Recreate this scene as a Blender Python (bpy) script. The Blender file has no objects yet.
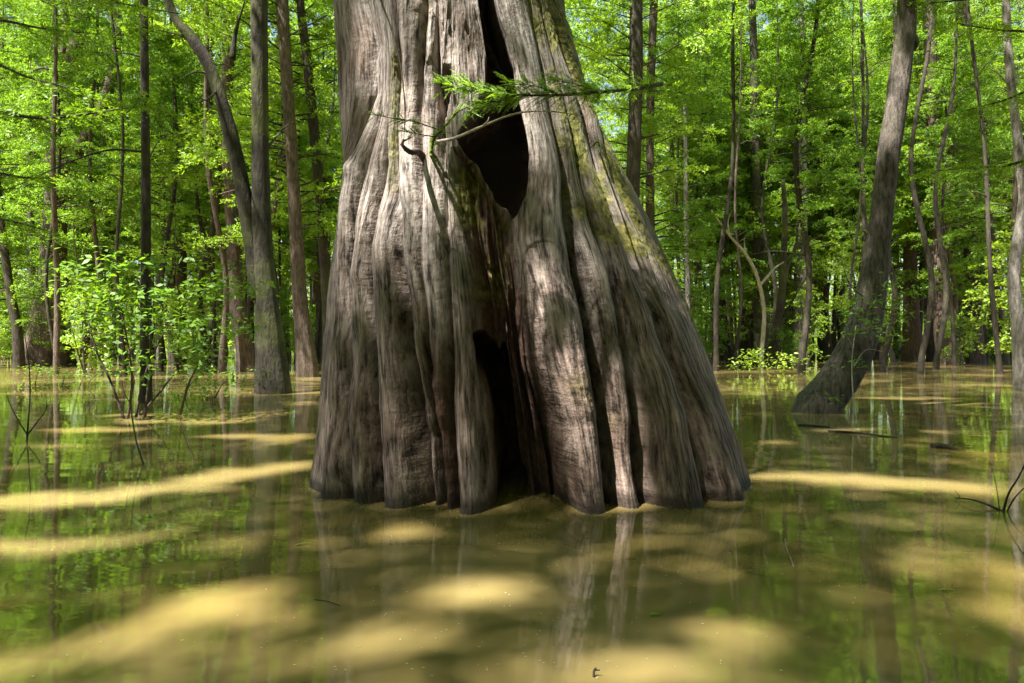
import bpy, math, random
import numpy as np
rng = np.random.default_rng(7); random.seed(7)
sc = bpy.context.scene; COL = sc.collection
F, HZ, CAMH = 740.0, 338.0, 1.6
def at(px, py, Y): return np.array([(px-512)/F*Y, Y, CAMH-(py-HZ)/F*Y])
def wy(py): return CAMH*F/(py-HZ)                     # distance of a point of the water seen at row py
def wat(px, py):
    Y = wy(py); return np.array([(px-512)/F*Y, Y, 0.0])
SUN = np.array([-0.36, -0.30, 0.90]); SUN = SUN/np.linalg.norm(SUN)

# ------------------------------------------------------------------ camera
cd = bpy.data.cameras.new('camera'); cam = bpy.data.objects.new('camera', cd); COL.objects.link(cam)
cd.sensor_width = 36; cd.lens = F*36/1024; cd.shift_y = -(341.5-HZ)/1024
cam.location = (0, 0, CAMH); cam.rotation_euler = (math.radians(90), 0, 0)
cd.clip_start = 0.05; cd.clip_end = 2000; sc.camera = cam

# ------------------------------------------------------------------ node helpers
def newmat(name):
    m = bpy.data.materials.new(name); m.use_nodes = True; m.node_tree.nodes.clear()
    return m, m.node_tree
def N(nt, t, **kw):
    n = nt.nodes.new(t)
    for k, v in kw.items():
        if k == 'inp':
            for a, b in v.items(): n.inputs[a].default_value = b
        else: setattr(n, k, v)
    return n
def L(nt, a, ao, b, bi): nt.links.new(a.outputs[ao], b.inputs[bi])
def ramp(nt, pts, interp='LINEAR'):
    r = nt.nodes.new('ShaderNodeValToRGB'); e = r.color_ramp.elements; r.color_ramp.interpolation = interp
    while len(e) < len(pts): e.new(0.5)
    for i, (p, c) in enumerate(pts):
        e[i].position = p; e[i].color = c if len(c) == 4 else (*c, 1)
    return r
def mixc(nt, blend='MIX'):
    n = nt.nodes.new('ShaderNodeMix'); n.data_type = 'RGBA'; n.blend_type = blend; return n   # in 0 fac, 6 A, 7 B ; out 2

def bark(name, dark, light, moss=0.25, scale=.85, bump=1.0, wet=False):
    m, nt = newmat(name)
    out = N(nt, 'ShaderNodeOutputMaterial'); p = N(nt, 'ShaderNodeBsdfPrincipled'); L(nt, p, 0, out, 0)
    p.inputs['Roughness'].default_value = 0.85; p.inputs['Specular IOR Level'].default_value = 0.25
    tc = N(nt, 'ShaderNodeTexCoord'); mp = N(nt, 'ShaderNodeMapping'); L(nt, tc, 'Object', mp, 0)
    mp.inputs['Scale'].default_value = (9*scale, 9*scale, 2.4*scale)
    n1 = N(nt, 'ShaderNodeTexNoise', inp={'Scale': 1.6, 'Detail': 6.0, 'Roughness': 0.65}); L(nt, mp, 0, n1, 0)
    r1 = ramp(nt, [(0.32, dark), (0.68, light)]); L(nt, n1, 0, r1, 0)
    n2 = N(nt, 'ShaderNodeTexNoise', inp={'Scale': 0.9, 'Detail': 4.0, 'Roughness': 0.7}); L(nt, tc, 'Object', n2, 0)
    r2 = ramp(nt, [(0.52-moss*0.2, (0, 0, 0)), (0.72-moss*0.2, (1, 1, 1))]); L(nt, n2, 0, r2, 0)
    ml = N(nt, 'ShaderNodeMath', operation='MULTIPLY'); L(nt, r2, 0, ml, 0); ml.inputs[1].default_value = min(1, moss*2)
    mx = mixc(nt); L(nt, ml, 0, mx, 0); L(nt, r1, 0, mx, 6); mx.inputs[7].default_value = (0.075, 0.085, 0.022, 1)
    L(nt, mx, 2, p, 0)
    b = N(nt, 'ShaderNodeBump', inp={'Strength': bump, 'Distance': 0.06}); L(nt, n1, 0, b, 'Height'); L(nt, b, 0, p, 'Normal')
    return m
def leafmat(name, c1, c2, tr=0.5, gloss=0.04):
    m, nt = newmat(name)
    out = N(nt, 'ShaderNodeOutputMaterial')
    tc = N(nt, 'ShaderNodeTexCoord'); oi = N(nt, 'ShaderNodeObjectInfo')
    n1 = N(nt, 'ShaderNodeTexNoise', inp={'Scale': 0.55, 'Detail': 3.0}); L(nt, tc, 'Object', n1, 0)
    n2 = N(nt, 'ShaderNodeTexWhiteNoise', noise_dimensions='3D')
    g = N(nt, 'ShaderNodeNewGeometry'); 
    sn = N(nt, 'ShaderNodeVectorMath', operation='SNAP'); L(nt, tc, 'Object', sn, 0); sn.inputs[1].default_value = (0.13, 0.13, 0.13); L(nt, sn, 0, n2, 0)
    a = N(nt, 'ShaderNodeMath', operation='MULTIPLY_ADD'); L(nt, n2, 0, a, 0); a.inputs[1].default_value = 0.35; L(nt, n1, 0, a, 2)
    a2 = N(nt, 'ShaderNodeMath', operation='MULTIPLY_ADD'); L(nt, oi, 'Random', a2, 0); a2.inputs[1].default_value = 0.35; L(nt, a, 0, a2, 2)
    r = ramp(nt, [(0.40, c1), (1.05 if False else 1.0, c2)]); L(nt, a2, 0, r, 0)
    d = N(nt, 'ShaderNodeBsdfDiffuse'); t = N(nt, 'ShaderNodeBsdfTranslucent'); L(nt, r, 0, d, 0)
    y = mixc(nt, 'MULTIPLY'); y.inputs[0].default_value = 1; L(nt, r, 0, y, 6); y.inputs[7].default_value = (1.5, 1.4, 0.55, 1); L(nt, y, 2, t, 0)
    mx = N(nt, 'ShaderNodeMixShader'); mx.inputs[0].default_value = tr; L(nt, d, 0, mx, 1); L(nt, t, 0, mx, 2)
    gl = N(nt, 'ShaderNodeBsdfGlossy', inp={'Roughness': 0.55, 'Color': (0.8, 0.85, 0.8, 1)})
    m2 = N(nt, 'ShaderNodeMixShader'); m2.inputs[0].default_value = gloss; L(nt, mx, 0, m2, 1); L(nt, gl, 0, m2, 2)
    L(nt, m2, 0, out, 0)
    return m
M = {}
M['bark_dark'] = bark('bark_dark', (0.014, 0.011, 0.009), (0.060, 0.048, 0.037), 0.25)
M['bark_brown'] = bark('bark_brown', (0.03, 0.021, 0.017), (0.135, 0.098, 0.08), 0.12)
M['bark_grey'] = bark('bark_grey', (0.06, 0.054, 0.046), (0.25, 0.225, 0.20), 0.10)
M['bark_mossy'] = bark('bark_mossy', (0.011, 0.010, 0.007), (0.050, 0.042, 0.030), 0.35)
M['bark_flecked'] = bark('bark_flecked', (0.02, 0.017, 0.014), (0.155, 0.13, 0.11), 0.12, scale=1.0)
M['bark_dead'] = bark('bark_dead', (0.22, 0.19, 0.15), (0.50, 0.45, 0.37), 0.10, bump=0.3)
M['leaf_cypress'] = leafmat('leaf_cypress', (0.080, 0.165, 0.012), (0.22, 0.36, 0.026))
M['leaf_broad'] = leafmat('leaf_broad', (0.055, 0.14, 0.013), (0.17, 0.31, 0.024), 0.5, 0.03)
M['leaf_lime'] = leafmat('leaf_lime', (0.095, 0.185, 0.012), (0.23, 0.35, 0.025), 0.55)
M['leaf_near'] = leafmat('leaf_near', (0.13, 0.28, 0.015), (0.24, 0.42, 0.03), 0.55, 0.03)

# ------------------------------------------------------------------ mesh helpers
def mkmesh(name, V, Q, T=None, smooth=False):
    me = bpy.data.meshes.new(name); V = np.asarray(V, np.float32)
    me.vertices.add(len(V)); me.vertices.foreach_set('co', V.ravel())
    Q = np.asarray(Q, np.int32).reshape(-1, 4) if Q is not None and len(Q) else np.zeros((0, 4), np.int32)
    T = np.asarray(T, np.int32).reshape(-1, 3) if T is not None and len(T) else np.zeros((0, 3), np.int32)
    loops = np.concatenate([Q.ravel(), T.ravel()])
    me.loops.add(len(loops)); me.loops.foreach_set('vertex_index', loops)
    st = np.concatenate([np.arange(len(Q))*4, len(Q)*4+np.arange(len(T))*3]).astype(np.int32)
    me.polygons.add(len(st)); me.polygons.foreach_set('loop_start', st)
    if smooth: me.polygons.foreach_set('use_smooth', np.ones(len(st), bool))
    me.update(); me.validate(); return me
def ob(name, me, mat=None, parent=None, loc=None):
    o = bpy.data.objects.new(name, me); COL.objects.link(o)
    if mat is not None and not me.materials: me.materials.append(M[mat] if isinstance(mat, str) else mat)
    if parent is not None: o.parent = parent
    if loc is not None: o.location = loc
    return o
def tag(o, label=None, cat=None, group=None, kind=None):
    if label: o['label'] = label
    if cat: o['category'] = cat
    if group: o['group'] = group
    if kind: o['kind'] = kind
    return o
def empty(name, loc, label, cat, group=None):
    o = bpy.data.objects.new(name, None); COL.objects.link(o); o.location = loc; o.empty_display_size = .2
    return tag(o, label, cat, group)
def spline(pts, n):
    P = np.asarray(pts, float)
    if len(P) < 3:
        t = np.linspace(0, 1, n)[:, None]; return P[0]*(1-t)+P[-1]*t
    d = np.r_[0, np.cumsum(np.linalg.norm(np.diff(P[:, :3], axis=0), axis=1))]
    Pe = np.vstack([2*P[0]-P[1], P, 2*P[-1]-P[-2]])
    out = []
    for s in np.linspace(0, d[-1], n):
        i = min(max(np.searchsorted(d, s)-1, 0), len(P)-2); t = (s-d[i])/max(1e-9, d[i+1]-d[i])
        a, b, c, e = Pe[i], Pe[i+1], Pe[i+2], Pe[i+3]
        out.append(0.5*((2*b)+(-a+c)*t+(2*a-5*b+4*c-e)*t*t+(-a+3*b-3*c+e)*t**3))
    return np.array(out)
class MB:
    def __init__(s): s.V = []; s.Q = []; s.n = 0
    def tube(s, pts, rad, sides=8, n=None, flute=0.0, nf=7, rough=0.0, ph=0.0, fl_top=2.0):
        P4 = np.c_[np.asarray(pts, float), np.asarray(rad, float)]
        if n: P4 = spline(P4, n)
        P, R = P4[:, :3], np.maximum(P4[:, 3], 0.0008)
        Tn = np.gradient(P, axis=0); Tn /= np.linalg.norm(Tn, axis=1)[:, None]+1e-9
        ref = np.array([0.0, 1.0, 0.0]) if abs(Tn[:, 1]).mean() < 0.8 else np.array([1.0, 0, 0])
        A = np.cross(Tn, ref); A /= np.linalg.norm(A, axis=1)[:, None]+1e-9; B = np.cross(A, Tn)
        th = np.linspace(0, 2*np.pi, sides, endpoint=False)
        R2 = R[:, None]*np.ones((1, sides))
        if flute:
            k = np.exp(-np.maximum(P[:, 2]-P[0, 2], 0)/fl_top)[:, None]
            lob = np.abs(np.cos(nf*th/2+ph))[None, :]
            lob = lob + 0.3*np.cos(2*th+ph*3)[None, :]
            R2 = R2*(1+flute*k*(lob-0.65))
        if rough:
            R2 = R2*(1+rough*rng.normal(0, 1, R2.shape))
            lf = np.interp(np.arange(len(P)), np.linspace(0, len(P), max(3, len(P)//3)), rng.normal(0, rough*1.3, max(3, len(P)//3)))
            R2 = R2*(1+lf[:, None])
        W = P[:, None, :]+R2[..., None]*(np.cos(th)[None, :, None]*A[:, None, :]+np.sin(th)[None, :, None]*B[:, None, :])
        m = len(P); s.V.append(W.reshape(-1, 3)); s.V.append(P[[0, -1]])
        i = np.arange(m-1)[:, None]; j = np.arange(sides)[None, :]; j2 = (j+1) % sides
        q = np.stack([i*sides+j+0*j, i*sides+j2, (i+1)*sides+j2, (i+1)*sides+j+0*i], -1).reshape(-1, 4)+s.n
        s.Q.append(q)
        c0, c1 = s.n+m*sides, s.n+m*sides+1
        s.T = getattr(s, 'T', [])
        jj = np.arange(sides); j3 = (jj+1) % sides
        s.T.append(np.stack([np.full(sides, c0), s.n+j3, s.n+jj], -1)); s.T.append(np.stack([np.full(sides, c1), s.n+(m-1)*sides+jj, s.n+(m-1)*sides+j3], -1))
        s.n += m*sides+2
    def mesh(s, name): return mkmesh(name, np.vstack(s.V), np.vstack(s.Q), np.vstack(s.T), True)
def unit(v): return v/(np.linalg.norm(v, axis=-1, keepdims=True)+1e-9)
def leaves(C, D, Nn, Ln, Wd, fold=0.0):
    """rhombic leaves: C base points, D directions, Nn normals, Ln lengths, Wd widths"""
    D = unit(D); S = unit(np.cross(D, Nn)); Up = np.cross(S, D)
    Ln = np.asarray(Ln)[:, None]; Wd = np.asarray(Wd)[:, None]
    mid = C+D*Ln*0.45-Up*Wd*fold
    V = np.stack([C, mid+S*Wd*0.5, C+D*Ln, mid-S*Wd*0.5], 1).reshape(-1, 3)
    if fold: V = V.reshape(-1, 4, 3); V[:, 1] += Up*Wd*fold*2; V[:, 3] += Up*Wd*fold*2; V = V.reshape(-1, 3)
    return V
def leafmesh(name, V):
    n = len(V)//4; return mkmesh(name, V, np.arange(n*4).reshape(-1, 4))
def sprays(o, d, Lg, per, wid, ll, lw, droop=0.25, jit=0.25):
    """flat feathery sprays; o,d (K,3), Lg (K,)"""
    K = len(o); d = unit(d)
    t = rng.random((K, per))**0.8; side = rng.uniform(-1, 1, (K, per))
    w = wid*np.sqrt(np.clip(1.05-t, 0, 1))*np.minimum(1, t*4+0.2)
    S = unit(np.cross(d, np.array([0, 0, 1.0])+rng.normal(0, 0.25, (K, 3))))
    U = np.cross(S, d)
    P = o[:, None, :]+d[:, None, :]*(t*Lg[:, None])[..., None]+S[:, None, :]*(side*w*Lg[:, None])[..., None]
    P = P+U[:, None, :]*(rng.normal(0, 0.03, (K, per))*Lg[:, None])[..., None]
    P[..., 2] -= (t**2+0.6*side**2*wid)*droop*Lg[:, None]
    D = d[:, None, :]*0.6+S[:, None, :]*np.sign(side)[..., None]*rng.uniform(0.3, 1.1, (K, per))[..., None]+rng.normal(0, jit, (K, per, 3))
    Nn = U[:, None, :]+rng.normal(0, jit*1.6, (K, per, 3))
    n = K*per; k = (rng.uniform(0.6, 1.25, n))
    return leaves(P.reshape(-1, 3), D.reshape(-1, 3), Nn.reshape(-1, 3), ll*k, lw*k)

# ------------------------------------------------------------------ numpy value noise
_tab = rng.random((256, 256))
def vnoise(x, y, seed=0):
    x = x+seed*17.37; y = y+seed*9.71
    xi = np.floor(x).astype(int); yi = np.floor(y).astype(int); fx = x-xi; fy = y-yi
    fx = fx*fx*(3-2*fx); fy = fy*fy*(3-2*fy); g = lambda a, b: _tab[a & 255, b & 255]
    return (g(xi, yi)*(1-fx)+g(xi+1, yi)*fx)*(1-fy)+(g(xi, yi+1)*(1-fx)+g(xi+1, yi+1)*fx)*fy-0.5
def fbm(x, y, o=4, seed=0):
    s = 0; a = 1
    for k in range(o): s = s+a*vnoise(x*2**k, y*2**k, seed+k*3); a *= 0.5
    return s
def sstep(a, b, x): t = np.clip((x-a)/(b-a), 0, 1); return t*t*(3-2*t)

# ================================================================== THE GIANT CYPRESS
CY = 9.0
SL = [(0, 333), (35, 335), (70, 338), (140, 342), (165, 343), (200, 339), (224, 336), (300, 328), (350, 323), (400, 320), (450, 314), (480, 310), (500, 308)]
SR = [(0, 565), (35, 569), (70, 579), (105, 590), (140, 606), (175, 624), (200, 638), (220, 648), (265, 669), (310, 689), (356, 708), (401, 725), (447, 741), (478, 751), (500, 753)]
zk = np.linspace(-0.3, 6.4, 60)
def pyofz(z, Y): return HZ-(z-CAMH)/Y*F
pk = pyofz(zk, CY-0.3)
slx = np.interp(pk, [a for a, b in SL], [b for a, b in SL]); srx = np.interp(pk, [a for a, b in SR], [b for a, b in SR])
slx = slx+np.minimum(0, pk)*0.01; srx = srx+np.minimum(0, pk)*0.15
xl = (slx-512)/F*(CY-0.1); xr = (srx-512)/F*(CY-0.1)
NS = 2.5
def base_r(th, z):
    c = np.interp(z, zk, (xl+xr)/2); a = np.interp(z, zk, (xr-xl)/2); b = 0.38+a*0.715
    r = ((np.abs(np.sin(th))/a)**NS+(np.abs(np.cos(th))/b)**NS)**(-1/NS)
    return r, c
WL = [(-1.45, 2.10), (-1.2, 2.15), (-0.9, 2.25)]
def pos(th, z, r, c): return c+r*np.sin(th), CY-r*np.cos(th)
# fit so that the outline of the finished cross-sections meets the traced one
def fit():
    global xl, xr
    thg = np.linspace(-2.2, 2.2, 400)[None, :]
    for it in range(14):
        r, c = base_r(thg, zk[:, None]); x, y = pos(thg, zk[:, None], r, c)
        px = 512+x/y*F; py = pyofz(zk[:, None], y)
        iL = px.argmin(1); iR = px.argmax(1); k = np.arange(len(zk))
        tL = np.interp(py[k, iL], [a for a, b in SL], [b for a, b in SL])+np.minimum(0, py[k, iL])*0.01
        tR = np.interp(py[k, iR], [a for a, b in SR], [b for a, b in SR])+np.minimum(0, py[k, iR])*0.15
        xl = xl+(tL-px[k, iL])/F*CY*0.8; xr = xr+(tR-px[k, iR])/F*CY*0.8
fit()
def hit(px, py):
    px = np.atleast_1d(np.asarray(px, float)); py = np.atleast_1d(np.asarray(py, float))
    Y = np.linspace(5.5, 10.5, 1500)[None, :]
    x = (px[:, None]-512)/F*Y; z = CAMH-(py[:, None]-HZ)/F*Y
    c = np.interp(z, zk, (xl+xr)/2); th = np.arctan2(x-c, CY-Y); rr = np.hypot(x-c, CY-Y)
    r, _ = base_r(th, z); f = rr-r
    ins = f < 0; i = np.where(ins.any(1), ins.argmax(1), f.argmin(1)); k = np.arange(len(px))
    return th[k, i], z[k, i], np.stack([x[k, i], Y[0, i], z[k, i]], -1)
# grooves: (pixel polyline), [(row, depth)], width
GR = [
 ([(362,0),(371,40),(368,90),(356,130),(347,165),(341,220),(336,300),(332,400),(327,495)], [(0,.08),(120,.09),(170,.04),(200,0),(520,0)], .12),
 ([(374,0),(377,60),(374,110),(359,180),(352,220),(347,274),(348,356),(345,415),(347,500)], [(0,.03),(150,.05),(220,.10),(300,.20),(520,.24)], .085),
 ([(382,0),(385,60),(381,110),(374,180),(368,247),(370,333),(372,392),(375,502)], [(0,.02),(150,.05),(230,.14),(330,.20),(520,.24)], .08),
 ([(391,0),(393,53),(388,120),(388,183),(395,215),(402,288),(404,330),(409,401),(416,505)], [(0,.12),(60,.17),(190,.14),(240,.12),(330,.18),(520,.24)], .085),
 ([(424,0),(419,60),(416,110),(419,160),(424,250),(427,330),(425,388),(436,505)], [(0,.12),(100,.13),(150,.05),(260,.01),(340,.05),(400,.16),(520,.20)], .07),
 ([(437,0),(437,60),(439,110),(442,160),(446,200),(450,260),(453,330),(450,401),(455,508)], [(0,.06),(90,.20),(130,.12),(170,.02),(330,.02),(380,.12),(520,.16)], .05),
 ([(530,0),(545,63),(553,116),(567,168),(572,220),(579,274),(595,338),(608,410),(618,510)], [(0,.05),(90,.08),(160,.14),(240,.18),(340,.26),(520,.30)], .10),
 ([(542,0),(558,63),(572,116),(585,168),(597,220),(617,288),(629,338),(642,401),(656,512)], [(0,.04),(200,.05),(260,.12),(340,.18),(520,.26)], .09),
 ([(552,0),(570,63),(588,116),(603,168),(622,225),(645,290),(662,340),(688,410),(713,512)], [(0,.08),(180,.14),(260,.14),(310,.06),(360,.12),(520,.24)], .09),
 ([(560,0),(579,63),(597,116),(618,180),(643,240),(665,300),(688,350),(713,410),(737,485)], [(0,.04),(180,.06),(300,.05),(400,.10),(520,.20)], .07),
]
# lines that carry the flow of the grain only
E1 = [(448,0),(446,60),(446,110),(448,150),(452,190),(457,225),(462,260),(468,311),(475,401),(482,512)]
E2 = [(494,0),(511,70),(520,120),(525,158),(523,197),(521,240),(529,288),(540,356),(562,424),(577,508)]
def line(poly):
    P = np.array(poly, float); py = np.linspace(P[0, 1], P[-1, 1], 60); px = np.interp(py, P[:, 1], P[:, 0])
    th, z, _ = hit(px, py); o = np.argsort(z); return z[o], th[o], py[o]
# grid
NT, NZ = 1250, 720
thf = np.linspace(-1.95, 1.95, NT); tb = np.linspace(1.95, 2*np.pi-1.95, 150)[1:-1]
TH = np.r_[thf, tb]; ZZ = np.r_[np.linspace(-0.35, 6.3, NZ), np.linspace(6.3, 17, 90)[1:]]
th, z = np.meshgrid(TH, ZZ)
r0, c0 = base_r(th, z)
up = np.clip(z-6.3, 0, None); r0 = r0*np.exp(-up*0.055)
thw = np.where(th > np.pi, th-2*np.pi, th)
d = np.zeros_like(th)
flows = []
for poly, dep, w in GR:
    lz, lt, lp = line(poly); tz = np.interp(z, lz, lt); flows.append((lz, lt))
    dd = np.interp(lp, [a for a, b in dep], [b for a, b in dep]); A = np.interp(z, lz, dd)
    wob = 0.025*vnoise(z*2.3, z*0+poly[0][0]*.37, 5)+0.01*vnoise(z*9, z*0+poly[0][0]*.7, 8)
    s = np.abs((thw-tz)*r0+wob)
    ww = w*1.1*(1+0.5*vnoise(z*1.1, z*0+poly[0][0], 2))
    d += A*(1.15+1.25*sstep(4.6, 2.6, z))*(0.62*np.exp(-s/(ww*1.15))+0.38*np.exp(-(s/(ww*.40))**1.5)*(1+1.7*sstep(4.2, 2.4, z)))*(1+0.5*vnoise(z*1.7, z*0+poly[0][0]*.9, 12))
# grooves round the back
for k in range(13):
    t0 = 1.55+k*0.27; wob = 0.06*vnoise(z*0.8, z*0+k*5.1, 3); tt = np.where(th < -0.5, th+2*np.pi, th)
    d += (0.16*np.exp(-np.clip(z, 0, 9)/5)+.03)*np.exp(-np.abs((tt-t0-wob)*r0)/0.1)
# flow coordinate u (grain follows the flutes)
fl = sorted(flows+[line(E1)[:2], line(E2)[:2]], key=lambda f: f[1][0])
FT = np.array([np.interp(ZZ, f[0], f[1]) for f in fl]).T; FT = np.maximum.accumulate(FT+np.arange(len(fl))*1e-4, axis=1)
u0 = FT[40]
kz = .22+.78*sstep(4.2, 2.2, z)
iE1 = [i for i, f in enumerate(fl) if np.allclose(f[1][0], line(E1)[1][0])][0]
for i in range(len(fl)-1):
    if i == iE1 : continue
    a_ = FT[:, i][:, None]; b_ = FT[:, i+1][:, None]; uu = np.clip((thw-a_)/(b_-a_+1e-6), 0, 1); wdt = (b_-a_)*r0
    d -= np.minimum(.42*wdt, .20)*kz*np.sqrt(np.clip(4*uu*(1-uu), 0, 1))*sstep(.05, .16, wdt)
U = np.empty_like(th)
for i in range(len(ZZ)):
    xs = np.r_[-3.2, -1.62, FT[i], 1.62, 6.0]; us = np.r_[-3.2, -1.62, u0, 1.62, 6.0]
    xs = np.maximum.accumulate(xs); U[i] = np.interp(np.where(th[i] > np.pi*1.3, th[i]-2*np.pi, th[i]), xs, us)
U = U*2.2
# masks in the (arc, height) plane
def sdpoly(poly_px):
    P = np.array(poly_px, float); t, zz, _ = hit(P[:, 0], P[:, 1])
    X = thw*1.9; Yy = z; px_ = t*1.9; py_ = zz; n = len(P)
    dist = np.full(X.shape, 1e9); ins = np.zeros(X.shape, bool)
    for i in range(n):
        j = (i+1) % n; ax, ay, bx, by = px_[i], py_[i], px_[j], py_[j]; ex, ey = bx-ax, by-ay
        tt = np.clip(((X-ax)*ex+(Yy-ay)*ey)/(ex*ex+ey*ey+1e-9), 0, 1)
        dist = np.minimum(dist, np.hypot(X-ax-tt*ex, Yy-ay-tt*ey))
        ins ^= ((ay > Yy) != (by > Yy)) & (X < (bx-ax)*(Yy-ay)/((by-ay)+1e-12)+ax)
    return np.where(ins, dist, -dist)
wrp = 0.05*fbm(U*3, z*1.2, 3, 21)
rec = sdpoly([(450,146),(467,146),(511,212),(517,214),(521,250),(531,288),(543,356),(566,424),(580,470),(582,560),(483,560),(480,470),(475,401),(468,311),(462,260),(456,225),(447,175)])+wrp*0.5
hol = sdpoly([(478,-40),(490,-40),(495,0),(504,35),(512,70),(519,110),(526,158),(523,197),(514,216),(502,205),(489,183),(477,164),(464,151),(457,138),(467,120),(478,102),(486,85),(487,55),(481,20)])+wrp*0.5+.03*fbm(U*9, z*2, 3, 23)
low = sdpoly([(474,335),(490,352),(500,345),(505,375),(509,420),(514,455),(522,485),(530,560),(485,560),(481,470),(477,401)])+wrp*0.8+.10*fbm(U*8, z*1.2, 3, 25)
pit = sdpoly([(440,60),(452,62),(456,85),(450,100),(445,125),(438,110),(437,85)])+wrp*0.6
band = sdpoly([(497,345),(502,362),(498,378),(493,368),(491,352)])
rdep = 0.22+0.42*sstep(3.2, 1.3, z)
d += rdep*sstep(-0.01, 0.14, rec)*(1+0.3*fbm(U*3.5, z*.8, 3, 31))
# splintered ribs within the recess
d += sstep(0, .1, rec)*(0.24*np.abs(fbm(U*5.5, z*.7, 3, 33))*2)
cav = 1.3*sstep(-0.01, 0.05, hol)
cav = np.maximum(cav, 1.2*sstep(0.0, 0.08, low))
d += 0.16*sstep(0, 0.06, pit)
cav *= 1-0.55*sstep(0, 0.035, band)
# front lobe steps forward at the water, right-hand lobes too
def bump_at(px, py, sx, sz, amp):
    global d
    t, zz, _ = hit(px, py); d = d-amp*np.exp(-((thw-t[0])*1.9/sx)**2-((z-zz[0])/sz)**2)
bump_at(462, 500, .22, 1.2, .10); bump_at(345, 172, .14, .22, .07); bump_at(352, 168, .08, .10, .05)
bump_at(600, 500, .22, .5, .07); bump_at(560, 330, .3, .8, .06); bump_at(430, 250, .25, .7, .07); bump_at(590, 265, .16, .3, .05); bump_at(545, 140, .25, .5, .06)
# surface relief: knuckles, strips, flakes
low_z = sstep(4.2, 1.2, z)
d -= 0.012*fbm(U*1.6+3, z*.9, 2, 41)*2
d -= 0.012*vnoise(U*2.1, z*4.2, 43)*low_z*2
d -= 0.010*vnoise(U*4.5, z*9.0, 47)*low_z
strip = np.abs(fbm(U*11, z*0.75, 3, 51)); d += 0.009*np.clip(0.28-strip, 0, 1)/0.28*(0.6+fbm(U*2, z*.9, 2, 53))
fib = fbm(U*34, z*1.6, 3, 55); d -= 0.006*fib
rough_zone = np.clip(sstep(-.05, .1, pit)+sstep(0, .1, rec)*.6, 0, 1)
shag = sdpoly([(400,-30),(480,-30),(487,20),(486,80),(470,110),(448,140),(425,110),(410,50)])
shm = sstep(0, .15, shag); d += shm*(0.05*fbm(U*7, z*3.2, 4, 61)+0.025*np.sign(fbm(U*9, z*2.2, 3, 63))*0.5)
moss_px = [
 [(386,45),(394,40),(397,90),(394,140),(395,190),(384,190),(380,150),(382,90)],
 [(447,172),(466,152),(500,205),(514,225),(514,300),(470,300),(459,240)],
 [(512,-20),(522,0),(548,63),(558,116),(560,170),(575,215),(600,240),(640,260),(668,275),(700,340),(712,350),(640,200),(600,110),(570,20),(566,-20)],
 [(560,380),(600,330),(650,330),(700,420),(700,470),(640,440),(590,430)],
 [(418,60),(428,30),(432,-20),(420,-20)],
]
mm = [sdpoly(p) for p in moss_px]
nz = fbm(U*4, z*3, 4, 71)
moss = np.clip(sum(sstep(-.06, .10, s+wrp*1.2)*k*sstep(-.25, .35, nz+o) for s, k, o in zip(mm, [.9, .8, .95, .35, .4], [.3, .25, .14, -.05, .15])), 0, 1)
brown_px = [[(424,330),(436,320),(448,370),(452,420),(458,510),(436,510),(424,440),(420,380)],
            [(330,-20),(362,-20),(371,40),(368,90),(356,130),(346,165),(330,175)],
            [(555,-20),(562,20),(590,90),(625,180),(670,260),(700,340),(640,230),(600,150),(575,90)]]
bb = [sdpoly(p) for p in brown_px]
brown = np.clip(sstep(-.02, .12, bb[0])+.3*sstep(-.02, .1, bb[1])+.5*sstep(-.02, .08, bb[2])+sstep(0.0, .12, rec)*.9+sstep(0, .1, hol)+.5*sstep(0, .08, pit)+.25*shm*sstep(-.1, .2, fbm(U*5, z*2, 3, 77)), 0, 1)
d += 0.03*sstep(0, .1, bb[0])*fbm(U*12, z*5, 3, 81)*2 + 0.02*moss*fbm(U*25, z*22, 3, 83)
d += 0.015*sstep(-.02, .1, bb[1])*fbm(U*14, z*1.4, 3, 85)*2
r = np.maximum(r0-d, 0.28+0.1*fbm(U*3, z*2, 3, 91))
# keep the outline: relief near the silhouettes stays gentle outwards
x = c0+r*np.sin(th); y = CY-r*np.cos(th)
# the hollows run in behind their lips: they widen with depth
xc_h = np.interp(z, [0, 1.6, 3.0, 4.2, 6.0], [-.02, -.12, -.05, -.20, -.22])
vx = x/y+0.85*(x-xc_h); vy = np.ones_like(vx); vn = np.hypot(vx, vy); cav *= (1+.12*fbm(U*4, z*2, 3, 95))
x = x+cav*vx/vn; y = y+cav*vy/vn
nr, nc = th.shape
V = np.stack([x, y, z], -1).reshape(-1, 3)
ii = np.arange(nr-1)[:, None]; jj = np.arange(nc)[None, :]; j2 = (jj+1) % nc
Q = np.stack([ii*nc+jj, ii*nc+j2, (ii+1)*nc+j2, (ii+1)*nc+jj], -1).reshape(-1, 4)
me = mkmesh('giant_trunk', V, Q, None, True)
at_g = me.attributes.new('grain', 'FLOAT_VECTOR', 'POINT'); at_g.data.foreach_set('vector', np.stack([U, z, 0*z], -1).astype(np.float32).ravel())
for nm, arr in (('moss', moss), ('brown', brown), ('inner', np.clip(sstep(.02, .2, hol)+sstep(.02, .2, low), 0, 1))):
    a_ = me.attributes.new(nm, 'FLOAT', 'POINT'); a_.data.foreach_set('value', arr.astype(np.float32).ravel())
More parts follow.
